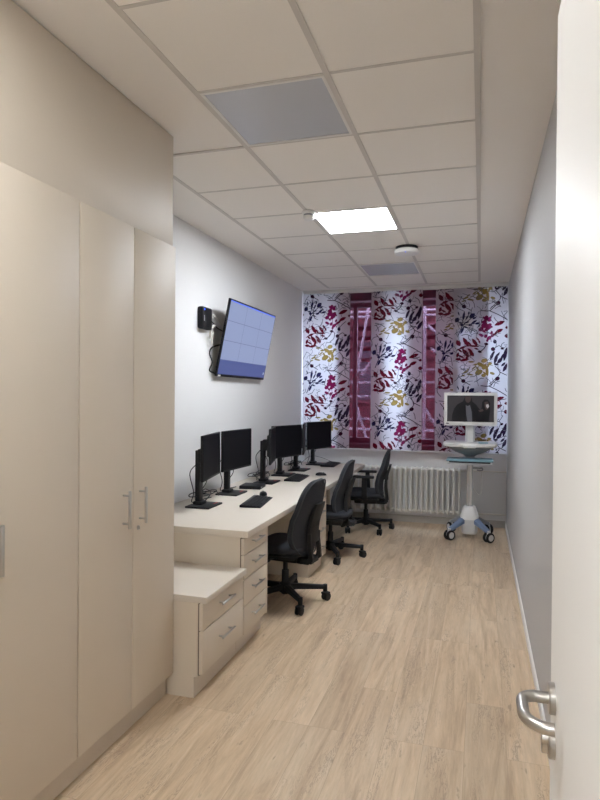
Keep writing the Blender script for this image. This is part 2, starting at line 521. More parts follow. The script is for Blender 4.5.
# beyond the window: scaffold and the house opposite
t = thing('scaffold', 'galvanised tube scaffold outside the window, seen through the crimson sheers', 'scaffold', (0, 0, 0))
SY = 8.75
def sx(x): return x * SY / 7.46
def sz(z): return CAM_Z + (z - CAM_Z) * SY / 7.46
for x in (-1.51, -0.655, 0.24):
    b = MB(); b.cyl((sx(x), SY, -0.6), (sx(x), SY, 4.2), 0.022); b.build('standard_tube', M['galv'], t)
for x in (-1.9, -0.9, -0.1):
    b = MB(); b.cyl((sx(x), SY + 0.75, -0.6), (sx(x), SY + 0.75, 4.2), 0.024); b.build('standard_tube', M['galv'], t)
for z in (1.56, 2.55, 2.81, 1.0, 1.89, 1.28):
    b = MB(); b.cyl((-2.9, SY, sz(z)), (0.6, SY, sz(z)), 0.016); b.build('ledger_tube', M['galv'], t)
for z in (2.70, 2.2, 1.75, 1.12):
    b = MB(); b.cyl((-3.1, SY + 0.75, sz(z)), (0.6, SY + 0.75, sz(z)), 0.02); b.build('ledger_tube', M['galv'], t)
for z in (2.45, 2.32, 2.18, 2.03):
    b = MB(); b.box((-3.0, SY + 0.08, sz(z) - 0.012), (0.7, SY + 0.68, sz(z) + 0.012)); b.build('scaffold_deck', M['plank'], t)
for (xa, za, xb_, zb) in ((-1.32, 2.76, -1.47, 1.86), (-1.5, 1.50, -1.33, 0.98), (-0.64, 1.42, -0.5, 1.18), (-1.42, 1.82, -1.3, 2.0), (-0.62, 2.42, -0.52, 2.33), (-0.58, 2.15, -0.46, 2.02)):
    b = MB(); b.cyl((sx(xa), SY - 0.05, sz(za)), (sx(xb_), SY - 0.05, sz(zb)), 0.02); b.build('brace_tube', M['galv'], t)
t = thing('house', 'pinkish brown house opposite, seen dimly through the crimson sheers', 'house', (0, 14, 0))
b = MB(); b.box((-9, 0, -3), (6, 3, 4.6)); b.build('facade', M['brick'], t)
for x in (-6.5, -4.4, -2.3, -0.2, 1.9):
    for z in (-1.4, 1.4):
        b = MB(); b.box((x - 0.5, -0.06, z), (x + 0.5, 0.0, z + 1.5), 0.01); w = b.build('house_window', M['plank'], t)
        b = MB(); b.box((x - 0.42, -0.065, z + 0.08), (x + 0.42, -0.055, z + 1.42)); b.build('house_pane', M['pane'], w)
b = MB(); b.box((-40, YB + 0.36, -0.7), (40, 60, -0.6)); struct(b.build('ground', M['ground']))

# ------------------------------------------------------------------ curtains
PX, PZ = 0.0129, 0.0128
def pattern(x0, x1, z0, z1, yy, fac_org, dz, seed):
    """printed cloth: base sheet and the printed leaves, flowers and branches of one repeat"""
    rng = random.Random(seed)
    b = MB(); b.mi = 0
    nx = 24
    f = b.bm.faces
    def ysh(x): return yy + 0.004 * math.sin((x - x0) * 21.0)
    cols = [x0 + (x1 - x0) * i / nx for i in range(nx + 1)]
    va = [b.bm.verts.new((x, ysh(x), z0)) for x in cols]; vb = [b.bm.verts.new((x, ysh(x), z1)) for x in cols]
    for i in range(nx): f.new((va[i], va[i + 1], vb[i + 1], vb[i]))
    lay = [0]
    def put(pts):
        if all(p[0] < x0 + .002 or p[0] > x1 - .002 for p in pts) or all(p[1] < z0 or p[1] > z1 for p in pts): return
        lay[0] = (lay[0] + 1) % 40
        q = []
        for (x, z) in pts:
            x = min(max(x, x0), x1); z = min(max(z, z0), z1)
            p = (x, ysh(x) - 0.0012 - 0.00003 * lay[0], z)
            if not q or (abs(p[0] - q[-1][0]) + abs(p[2] - q[-1][2])) > 1e-5: q.append(p)
        if len(q) > 2 and (abs(q[0][0] - q[-1][0]) + abs(q[0][2] - q[-1][2])) < 1e-5: q.pop()
        if len(q) < 3: return
        try: b.poly(q)
        except ValueError: pass
    def T(p, k):   # repeat coordinates (tenths of the photo measure) to metres
        return (fac_org + (p[0] - 30) / 10 * PX, 2.906 - (p[1] - 90 + k * 690) / 10 * PZ - dz)
    def leaf(cx, cy, L, W, ang, mi, k, pointed=True):
        b.mi = 1 + mi
        a = R(ang); pts = []; L *= 1.04; W *= (1.0 if mi != 3 else 0.8)
        n = 10
        for i in range(n):
            th = 2 * PI * i / n
            u = math.cos(th) * L / 2; v = math.sin(th) * W / 2
            if pointed: v *= (1 - 0.55 * abs(math.cos(th)) ** 2.0)
            pts.append(T((cx + u * math.cos(a) - v * math.sin(a), cy - u * math.sin(a) - v * math.cos(a)), k))
        put(pts)
    def stroke(ps, w, mi, k):
        b.mi = 1 + mi
        cs = [T(p, k) for p in [tuple(v)[:2] for v in curve_pts([(p[0], p[1], 0) for p in ps], 5)]]
        w = w / 10 * PX / 2 * (0.8 if mi != 5 else 1.0)
        for (p, q) in zip(cs[:-1], cs[1:]):
            d = Vector((q[0] - p[0], q[1] - p[1])); 
            if d.length < 1e-6: continue
            n = Vector((-d.y, d.x)).normalized() * w
            put([(p[0] + n.x, p[1] + n.y), (p[0] - n.x, p[1] - n.y), (q[0] - n.x, q[1] - n.y), (q[0] + n.x, q[1] + n.y)])
    for k in range(-2, 4):
        # faint grey drawing
        for _ in range(80):
            cx, cy = rng.uniform(30, 520), rng.uniform(90, 780); a = rng.uniform(0, 2 * PI); L = rng.uniform(40, 110)
            bend = rng.uniform(-0.9, 0.9)
            ps = [(cx, cy), (cx + L / 2 * math.cos(a), cy + L / 2 * math.sin(a)), (cx + L / 2 * math.cos(a) + L / 2 * math.cos(a + bend), cy + L / 2 * math.sin(a) + L / 2 * math.sin(a + bend))]
            stroke(ps, rng.uniform(4, 7), 5, k)
        for _ in range(9):
            cx, cy = rng.uniform(60, 480), rng.uniform(120, 740)
            for q in range(5):
                a = q * 1.257 + rng.uniform(-.3, .3)
                stroke([(cx, cy), (cx + 26 * math.cos(a) - 8 * math.sin(a), cy + 26 * math.sin(a) + 8 * math.cos(a)), (cx + 52 * math.cos(a), cy + 52 * math.sin(a))], 4, 5, k)
        # ochre blossom
        for (x, y, L, W, a) in ((305, 655, 55, 50, 20), (275, 692, 70, 45, 150), (305, 712, 55, 50, 60), (258, 762, 70, 60, 30), (330, 750, 90, 34, 95), (355, 682, 34, 30, 0),
                                (190, 665, 55, 20, 0), (140, 762, 50, 22, 20), (375, 772, 44, 30, 160), (180, 782, 60, 20, 170), (215, 720, 50, 18, 40), (300, 790, 40, 40, 0)):
            leaf(x, y, L, W, a, 3, k, False)
        stroke([(150, 780), (230, 730), (300, 690), (380, 700)], 6, 3, k)
        # branches with berries
        stroke([(420, 135), (385, 165), (345, 198), (275, 195)], 9, 4, k); leaf(420, 130, 42, 38, 30, 4, k, False)
        stroke([(345, 198), (420, 235), (510, 290)], 9, 4, k)
        stroke([(75, 100), (120, 150), (185, 190)], 8, 4, k); leaf(122, 152, 36, 40, 60, 4, k, False)
        stroke([(260, 580), (300, 545), (322, 505)], 10, 4, k); leaf(320, 502, 26, 40, 80, 4, k); leaf(264, 572, 24, 40, 70, 4, k)
        stroke([(380, 552), (430, 520), (460, 545)], 8, 4, k); leaf(380, 550, 38, 38, 0, 4, k, False); leaf(460, 545, 30, 22, 20, 4, k, False)
        stroke([(400, 705), (440, 760), (425, 800), (350, 870)], 8, 4, k); stroke([(440, 760), (500, 790)], 8, 4, k)
        # navy sprig
        for (x, y, L, W, a) in ((60, 275, 50, 42, 60), (120, 240, 88, 24, 82), (195, 240, 60, 44, 40), (210, 300, 66, 22, 35), (178, 326, 40, 20, 10), (242, 312, 46, 22, 10),
                                (108, 372, 70, 24, 65), (105, 322, 34, 28, 0), (75, 215, 40, 12, 110), (150, 255, 60, 16, 60)):
            leaf(x, y, L, W, a, 0, k)
        stroke([(70, 425), (100, 350), (120, 320), (190, 260)], 9, 0, k); stroke([(105, 322), (120, 240)], 8, 0, k); stroke([(105, 322), (240, 312)], 7, 0, k); stroke([(105, 322), (60, 280)], 7, 0, k)
        # crimson sprig
        for (x, y, L, W, a) in ((75, 490, 64, 44, 120), (140, 480, 95, 38, 120), (220, 485, 80, 34, 125), (245, 455, 46, 18, 130), (212, 520, 96, 20, 175), (112, 532, 66, 24, 20),
                                (140, 582, 95, 40, 130), (195, 592, 56, 36, 130), (70, 600, 50, 28, 70), (75, 640, 52, 30, 175), (130, 646, 80, 28, 10), (155, 620, 50, 26, 60)):
            leaf(x, y, L, W, a, 1, k)
        stroke([(60, 560), (110, 530), (160, 520), (250, 520)], 8, 1, k); stroke([(110, 530), (140, 580), (160, 620), (130, 645)], 10, 1, k)
        # magenta flower
        for (x, y, L, W, a) in ((320, 265, 50, 40, 80), (345, 285, 36, 30, 0), (302, 330, 60, 50, 40), (332, 347, 58, 48, 120), (275, 366, 44, 38, 30), (322, 372, 34, 30, 0), (350, 325, 34, 26, 0),
                                (308, 298, 46, 34, 90), (276, 420, 46, 26, 150), (316, 430, 36, 30, 60), (345, 447, 46, 34, 40), (376, 425, 46, 26, 35)):
            leaf(x, y, L, W, a, 2, k, False)
        stroke([(322, 250), (322, 330), (330, 420)], 6, 2, k)
        for (x, y, L, W, a, mi) in ((300, 262, 30, 22, 120, 2), (352, 262, 34, 24, 40, 2), (290, 300, 30, 24, 20, 2), (362, 345, 30, 24, 160, 2), (300, 385, 34, 22, 140, 2), (365, 400, 34, 24, 60, 2), (330, 470, 30, 24, 80, 2),
                                    (95, 300, 26, 14, 150, 0), (145, 300, 50, 16, 20, 0), (165, 215, 34, 16, 80, 0), (215, 262, 40, 18, 30, 0), (140, 345, 46, 16, -20, 0),
                                    (90, 560, 50, 20, 140, 1), (175, 500, 60, 20, 130, 1), (180, 560, 60, 22, 140, 1), (235, 545, 44, 18, 160, 1), (100, 615, 60, 18, 150, 1), (260, 480, 40, 18, 110, 1),
                                    (460, 620, 70, 22, 65, 6), (500, 560, 50, 20, 90, 6), (470, 690, 50, 22, 45, 6), (385, 585, 40, 18, 60, 6), (425, 600, 50, 18, 60, 6),
                                    (230, 690, 44, 24, 10, 3), (340, 700, 46, 24, 70, 3), (250, 735, 60, 24, 120, 3), (160, 740, 40, 16, 30, 3), (310, 770, 46, 22, 140, 3), (120, 790, 40, 18, 20, 3)):
            leaf(x, y, L, W, a, mi, k)
        # dark crimson leaves
        for (x, y, L, W, a) in ((435, 315, 95, 38, 22), (430, 385, 75, 34, 25), (398, 412, 44, 22, 40), (497, 355, 30, 28, 0), (497, 432, 40, 40, 0), (30, 330, 20, 26, 0)):
            leaf(x, y, L, W, a, 1, k)
        # aubergine leaves
        for (x, y, L, W, a) in ((395, 482, 40, 34, 100), (372, 610, 86, 26, 70), (405, 640, 96, 32, 75), (440, 655, 70, 34, 50), (485, 600, 122, 34, 80), (490, 716, 96, 34, 60), (410, 690, 40, 22, 0)):
            leaf(x, y, L, W, a, 6, k)
    return b

def curtain_bars(t, x0, x1, z0, z1, yy):
    b = MB(); b.box((x0 + 0.002, yy - 0.006, z0 - 0.004), (x1 - 0.002, yy + 0.006, z0 + 0.012), 0.002); b.build('bottom_bar', M['lgrey'], t)
    b = MB(); b.box((x0 + 0.002, yy - 0.007, z1 - 0.012), (x1 - 0.002, yy + 0.007, z1 + 0.0005), 0.002); b.build('top_carrier', M['white'], t)
CZ0, CZ1 = 0.895, 2.868
PANELS = [(-2.186, -1.575, 7.44, -2.186, 0.0, 11, 'floral printed panel curtain at the side wall, behind the far monitors'),
          (-1.306, -0.682, 7.44, -1.306, 44 * PZ, 12, 'floral printed panel curtain hanging between the two crimson sheers'),
          (-0.527, 0.072, 7.462, -0.527, 41 * PZ, 13, 'floral printed panel curtain just past the narrower crimson sheer, partly behind its neighbour'),
          (-0.318, 0.293, 7.44, -0.318, 15 * PZ, 14, 'floral printed panel curtain behind the medical cart screen, against the side wall')]
for (x0, x1, yy, org, dz, seed, lab) in PANELS:
    t = thing('panel_curtain', lab, 'curtain', ((x0 + x1) / 2, yy, CZ0), group='printed floral panel curtains')
    b = pattern(x0, x1, CZ0, CZ1, yy, org, dz, seed)
    bmesh.ops.transform(b.bm, matrix=Matrix.Translation((-(x0 + x1) / 2, -yy, -CZ0)), verts=b.bm.verts)
    b.build('curtain_fabric', [M['print']] + INK, t, weld=False)
    curtain_bars(t, x0 - (x0 + x1) / 2, x1 - (x0 + x1) / 2, 0, CZ1 - CZ0, 0)
for (x0, x1, lab) in ((-1.74, -1.13, 'sheer crimson panel curtain, the wider red strip nearer the desk'),
                      (-0.87, -0.27, 'sheer crimson panel curtain, the narrower red strip nearer the medical cart')):
    t = thing('panel_curtain', lab, 'curtain', ((x0 + x1) / 2, 7.484, CZ0), group='crimson sheer panel curtains')
    b = MB(); n = 20; w = (x1 - x0) / 2
    cols = [-w + 2 * w * i / n for i in range(n + 1)]
    va = [b.bm.verts.new((x, 0.003 * math.sin(x * 19), 0)) for x in cols]; vb = [b.bm.verts.new((x, 0.003 * math.sin(x * 19), CZ1 - CZ0)) for x in cols]
    for i in range(n): b.bm.faces.new((va[i], va[i + 1], vb[i + 1], vb[i]))
    b.build('curtain_fabric', M['sheer'], t, weld=False)
    curtain_bars(t, -w, w, 0, CZ1 - CZ0, 0)
b = MB(); b.box((XL + 0.01, 7.425, ZC - 0.028), (XR - 0.008, 7.505, ZC), 0.003)
for y in (7.44, 7.462, 7.484):
    b.box((XL + 0.012, y - 0.003, ZC - 0.030), (XR - 0.01, y + 0.003, ZC - 0.026))
tag(b.build('curtain_track', M['white']), 'long white curtain track on the ceiling above the window panels', 'curtain track')

# ------------------------------------------------------------------ radiator and pipes
t = thing('radiator', 'white tubular column radiator under the curtained window', 'radiator', (0, 7.53, 0))
RX0, RX1, RP = -1.72, -0.205, 0.0631
nsec = int(round((RX1 - RX0) / RP))
def section():
    b = MB()
    for y in (-0.045, 0.045):
        pts = [(0, y, 0.165 + (0.675 - 0.165) * k / 6) for k in range(7)]
        b.tube([(0, y * 0.55, 0.148)] + pts + [(0, y * 0.55, 0.692)], 0.0135, 10)
    for z in (0.165, 0.675):
        b.cbox((0, 0, z), (0.034, 0.1, 0.05), 0.014, 3)
        b.cyl((-RP / 2, 0, z), (RP / 2, 0, z), 0.017, seg=14)
    return b
first = None
for i in range(nsec):
    if first is None: first = section().build('radiator_section', M['rad'], t, (RX0 + RP * (i + 0.5), 0, 0))
    else:
        c = first.copy(); col.objects.link(c); c.parent = t; c.location = (RX0 + RP * (i + 0.5), 0, 0)
for x in (-1.35, -0.62, -0.32):
    for z in (0.60, 0.22):
        b = MB(); b.cbox((x, 0.067, z), (0.02, 0.045, 0.03), 0.004); b.build('wall_bracket', M['rad'], t)
b = MB(); b.cyl((RX1 + RP * 0.0, 0, 0.675), (RX1 + 0.06, 0, 0.675), 0.014); b.cyl((RX1 + 0.055, 0, 0.675), (RX1 + 0.085, 0, 0.675), 0.02, 0.016); b.build('radiator_valve', M['whitem'], t)
b = MB(); b.cyl((RX1, 0, 0.165), (RX1 + 0.05, 0, 0.165), 0.013); b.build('return_fitting', M['whitem'], t)
for z, lab in ((0.675, 'white heating pipe running from the radiator top to the side wall'), (0.165, 'white heating pipe near the floor behind the medical cart')):
    b = MB(); b.tube([(RX1 + 0.07, 7.53, z), (RX1 + 0.1, 7.545, z), (RX1 + 0.13, 7.56, z), (XR - 0.002, 7.565, z)], 0.0085, 10)
    tag(b.build('heating_pipe', M['rad']), lab, 'pipe', 'heating pipes')

# ------------------------------------------------------------------ tall cupboards
CX = -1.516
def bar_handle(p, L, axis, stand, mt, parent, r=0.0068):
    """bar on two posts standing off a front that faces +x"""
    b = MB(); d = Vector((0, 0, 1)) if axis == 'z' else Vector((0, 1, 0)); p = Vector(p); n = Vector((1, 0, 0))
    b.cyl(p + n * stand - d * L / 2, p + n * stand + d * L / 2, r, seg=14, bev=0.0012)
    for s in (-1, 1):
        b.cyl(p + d * s * L * 0.375, p + n * stand + d * s * L * 0.375, r * 0.75, seg=12)
    return b.build('door_handle' if axis == 'z' else 'drawer_handle', mt, parent)
def cupboard(y0, y1, ym, label, lock):
    t = thing('tall_cupboard', label, 'cupboard', (CX, (y0 + y1) / 2, 0), group='tall beige cupboards')
    c = (y0 + y1) / 2
    b = MB(); b.box((-0.66, y0 - c + 0.001, 0.11), (-0.0205, y1 - c - 0.001, 2.325)); b.build('carcass', [M['cab']], t)
    b = MB(); b.box((-0.6, y0 - c - 0.0015, 0), (-0.045, y1 - c + 0.0015, 0.11)); b.build('plinth', M['cab'], t)
    b = MB(); b.box((-0.0204, ym - c - 0.006, 0.13), (-0.018, ym - c + 0.006, 2.31)); b.box((-0.0204, y1 - c - 0.005, 0.13), (-0.018, y1 - c - 0.001, 2.31)); b.build('door_gap_shade', M['gapshade'], t)  # dark strips painting the shade between the doors
    for (a, e, hy) in ((y0, ym, ym - 0.08), (ym, y1, ym + 0.055 - (0.04 if not lock else 0.0))):
        b = MB(); b.box((-0.018, a - c + 0.003, 0.118), (0.0, e - c - 0.003, 2.322), 0.0015)
        d = b.build('cupboard_door', M['cab'], t)
        bar_handle((0.0, hy - c, 1.05), 0.168, 'z', 0.034, M['steel'], d)
        if lock and hy > ym:
            k = MB(); k.cyl((0, hy - c - 0.012, 0.945), (0.004, hy - c - 0.012, 0.945), 0.011, seg=20, bev=0.001); k.cbox((0.006, hy - c - 0.012, 0.945), (0.006, 0.003, 0.014)); k.build('lock', M['steel'], d)
    return t
cupboard(2.040, 2.818, 2.428, 'tall beige cupboard whose double doors meet at two bar handles and a lock', True)
cupboard(1.18, 2.037, 1.588, 'tall beige cupboard by the doorway, cut off by the photo edge', False)
b = MB(); b.box((-2.19, 0.2, 2.3255), (-1.534, 2.817, ZC - 0.006), 0.001)
tag(b.build('filler_panel', M['cab']), 'plain beige filler panel between the tall cupboard doors and the ceiling', 'panel')

# ------------------------------------------------------------------ low drawer cabinet, drawer units, worktop
FX = -1.355
def drawer_unit(name, label, cat, y0, y1, zt, splits, group, top=None, side_edge=0.0):
    c = (y0 + y1) / 2
    t = thing(name, label, cat, (FX, c, 0), group=group)
    b = MB(); b.box((-0.70, y0 - c, 0.11), (-0.026, y1 - c, zt)); b.build('carcass', M['cab'], t)
    b = MB(); b.box((-0.66, y0 - c + 0.0005, 0), (-0.048, y1 - c + 0.003, 0.11)); b.build('plinth', M['cab'], t)
    b = MB(); b.box((-0.0262, y0 - c + 0.004, 0.118), (-0.019, y1 - c - 0.004, zt - 0.005)); b.build('front_gap_shade', M['gapshade'], t)  # dark sheet painting the shade around the drawer fronts
    if side_edge:
        b = MB(); b.box((-0.026, y1 - c - side_edge, 0.11), (0.0, y1 - c, zt), 0.001); b.build('side_panel', M['cab'], t)
    for z0, z1 in zip(splits[1:], splits[:-1]):
        b = MB(); b.box((-0.019, y0 - c + 0.002, z0 + 0.0025), (0.0, y1 - c - 0.002 - side_edge, z1 - 0.0025), 0.0012)
        d = b.build('drawer_front', M['cab'], t)
        bar_handle((0.0, -side_edge / 2, (z0 + z1) / 2 + 0.012), 0.168, 'y', 0.03, M['steel'], d)
    if top:
        b = MB(); b.box((-0.845, y0 - c, zt + 0.0005), (0.022, y1 - c - 0.001, zt + top), 0.0015); b.build('cabinet_top', M['top'], t)
    return t
drawer_unit('low_cabinet', 'low beige cabinet with two wide drawers beside the tall cupboards', 'cabinet', 2.822, 3.378, 0.492, (0.49, 0.347, 0.122), None, top=0.034)
drawer_unit('drawer_unit', 'beige four drawer unit under the desk end, next to the low cabinet', 'drawer unit', 3.386, 3.81, 0.704, (0.700, 0.596, 0.447, 0.285, 0.116), 'drawer units under the desk', side_edge=0.018)
drawer_unit('drawer_unit', 'beige four drawer unit under the desk, between two swivel chairs', 'drawer unit', 4.99, 5.41, 0.704, (0.700, 0.596, 0.447, 0.285, 0.116), 'drawer units under the desk', side_edge=0.018)
b = MB(); b.box((XL + 0.002, 3.384, 0.7045), (-1.328, 7.22, 0.745), 0.0015)
tag(b.build('desk_worktop', M['top']), 'long pale beige worktop running along the wall under the monitors', 'worktop')
b = MB(); b.box((-2.19, 7.16, 0.0), (-1.75, 7.185, 0.704), 0.001)
tag(b.build('desk_end_panel', M['cab']), 'beige panel carrying the far end of the worktop by the radiator', 'panel')

# ------------------------------------------------------------------ monitors
DT = 0.745
def monitor(loc, srot, label, height=0.373):
    t = thing('monitor', label, 'monitor', (loc[0], loc[1], DT), group='black desk monitors')
    b = MB(); b.box((-0.095, -0.12, 0), (0.095, 0.12, 0.013), 0.004); b.build('base', M['black'], t)
    b = MB(); b.cbox((0.06, 0.07, 0.0135), (0.012, 0.07, 0.001)); b.build('base_label', M['red'], t)
    b = MB(); b.box((-0.06, -0.03, 0.012), (-0.022, 0.03, height + 0.04), 0.006); b.cbox((-0.035, 0, 0.025), (0.07, 0.09, 0.026), 0.008); b.build('stand_column', M['black'], t)
    rot = (0, 0, srot)
    px = -0.04
    b = MB(); b.box((0.0, -0.05, height - 0.05), (0.055, 0.05, height + 0.05), 0.004); b.build('tilt_bracket', M['black'], t, (px, 0, 0), rot)
    b = MB()
    w, h = 0.262, 0.162
    b.box((0.05, -0.15, height - 0.10), (0.085, 0.15, height + 0.10), 0.012, 3)
    b.box((0.078, -w, height - h), (0.098, w, height + h), 0.004, 2)
    hs = b.build('screen_housing', M['black'], t, (px, 0, 0), rot)
    b = MB(); b.box((0.0975, -w + 0.008, height - h + 0.016), (0.0985, w - 0.008, height + h - 0.008)); b.build('screen', M['screen_off'], hs)
    return t
MON = [((-1.945, 4.065), R(11), 'black monitor nearest the tall cupboards, turned away so only a sliver of screen shows'),
       ((-1.975, 4.65), R(-4), 'black monitor with its screen fully visible above the first keyboard and the dock'),
       ((-1.915, 5.35), R(14), 'black monitor seen almost edge on, just past the dock, its stand fully visible'),
       ((-1.935, 5.91), R(-17), 'black wide monitor screen in the middle pair, above the second keyboard'),
       ((-1.90, 6.36), R(14), 'black monitor mostly hidden behind the middle pair, only its edge and stand showing'),
       ((-1.875, 6.97), R(-18), 'black monitor closest to the floral curtains')]
for k, (loc, r_, lab) in enumerate(MON): monitor(loc, r_, lab, 0.37 if k < 2 else 0.352)

# ------------------------------------------------------------------ keyboards, mice, dock, cables
def keyboard(loc, rz, label):
    t = thing('keyboard', label, 'keyboard', (loc[0], loc[1], DT), (0, 0, rz), group='black desk keyboards')
    b = MB(); b.prism([(-0.078, 0.002), (0.078, 0.002), (0.078, 0.008), (-0.07, 0.022), (-0.078, 0.018)], -0.225, 0.225, 'xz', 0.002); b.build('keyboard_case', M['black'], t)
    b = MB()
    for i in range(5):
        x = 0.055 - i * 0.024; z = 0.0105 + (0.055 - x) * 0.094
        for k in range(20):
            y = -0.205 + k * 0.0216
            if i == 0 and 4 < k < 11: continue
            b.box((x - 0.009, y - 0.0085, z - 0.003), (x + 0.009, y + 0.0085, z + 0.004), 0.002, 1)
    b.box((0.046, -0.097, 0.008), (0.064, 0.03, 0.0145), 0.002, 1)
    b.build('keys', M['blackm'], t)
    return t
keyboard((-1.625, 4.315), R(8), 'black keyboard lying under the fully visible monitor, nearest the low cabinet')
keyboard((-1.725, 5.70), R(4), 'black keyboard below the middle pair of monitors')
keyboard((-1.69, 6.96), R(2), 'black keyboard at the far end of the worktop by the curtains')
def mouse(loc, rz, label):
    b = MB()
    out = [(0.058 * math.cos(a) , 0.031 * math.sin(a)) for a in [2 * PI * k / 24 for k in range(24)]]
    b.pillow(out, 0.062, lambda x, y, h: (x, y, 0.001 + max(0.0, h) * (1.0 + 1.5 * -x)), 6, 2.4)
    o = b.build('computer_mouse', M['black'], None, (loc[0], loc[1], DT), (0, 0, rz))
    tag(o, label, 'mouse', 'computer mice')
    w = MB(); w.cyl((0.026, -0.004, 0.026), (0.026, 0.004, 0.026), 0.007, seg=14); w.build('scroll_wheel', M['rubber'], o)
    return o
mouse((-1.70, 4.665), R(115), 'black mouse lying behind the nearest keyboard')
mouse((-1.565, 6.02), R(10), 'black mouse lying alone on the worktop past the middle keyboard')
t = thing('docking_station', 'flat black docking box on the worktop between two monitor stands', 'docking station', (-1.925, 5.005, DT), (0, 0, R(6)))
b = MB(); b.box((-0.095, -0.10, 0.0), (0.095, 0.10, 0.03), 0.005); b.build('box_case', M['black'], t)
b = MB(); b.box((0.0945, -0.07, 0.012), (0.096, -0.03, 0.02)); b.build('front_ports', M['mgrey'], t)
def cable(ctrl, label, r=0.0035, mt='cable', group='black cables behind the monitors'):
    b = MB(); b.tube(curve_pts(ctrl, 8), r, 6)
    return tag(b.build('cable', M[mt]), label, 'cable', group)
D = DT + 0.004
rng = random.Random(4)
for k, (mx_, my_) in enumerate([m[0] for m in MON]):
    near = ['nearest monitor stand', 'fully visible monitor stand', 'edge on monitor stand', 'middle pair wide monitor', 'hidden monitor stand', 'curtain side monitor'][k]
    cable([(mx_ - 0.07, my_ + 0.03, DT + 0.31), (mx_ - 0.10, my_ - 0.03, DT + 0.24), (mx_ - 0.085, my_ + 0.0, DT + 0.10), (mx_ - 0.11, my_ + 0.02, D + 0.02), (mx_ - 0.13, my_ + 0.12, D), (mx_ - 0.12, my_ + 0.25, D)],
          'black power cable looping down behind the ' + near)
    cable([(mx_ - 0.045, my_ + 0.09, DT + 0.24), (mx_ - 0.035, my_ + 0.12, DT + 0.17), (mx_ - 0.07, my_ + 0.11, DT + 0.10), (mx_ - 0.10, my_ + 0.10, DT + 0.03), (mx_ - 0.14, my_ + 0.2, D), (mx_ - 0.1, my_ + 0.34, D)],
          'black video cable hanging under the screen of the ' + near)
for (x, y, lab) in ((-2.08, 4.36, 'tangled black cable heap on the worktop between the two nearest monitors'), (-2.09, 5.62, 'tangled black cable heap on the worktop behind the middle monitors'), (-2.06, 6.66, 'tangled black cable heap on the worktop near the curtain side monitor')):
    ps = []
    for k in range(16):
        a = k * 1.1
        ps.append((x + 0.075 * math.sin(a * 1.3 + 1), y + 0.13 * math.cos(a) + 0.03 * math.sin(k * 2.1), D + 0.004 + 0.05 * abs(math.sin(k * 0.9))))
    cable(ps, lab, 0.004)
cable([(-1.70, 4.52, D), (-1.77, 4.66, D), (-1.83, 4.78, D + 0.002), (-1.80, 4.86, D)], 'thin pale cable lying between the nearest keyboard and the docking box', 0.0025, 'wcable', None)
cable([(-1.73, 7.23, D), (-1.85, 7.15, D + 0.06), (-1.98, 7.1, D + 0.08), (-2.08, 7.05, D)], 'thin cable arching over the worktop at the curtain end', 0.0025, 'cable', None)

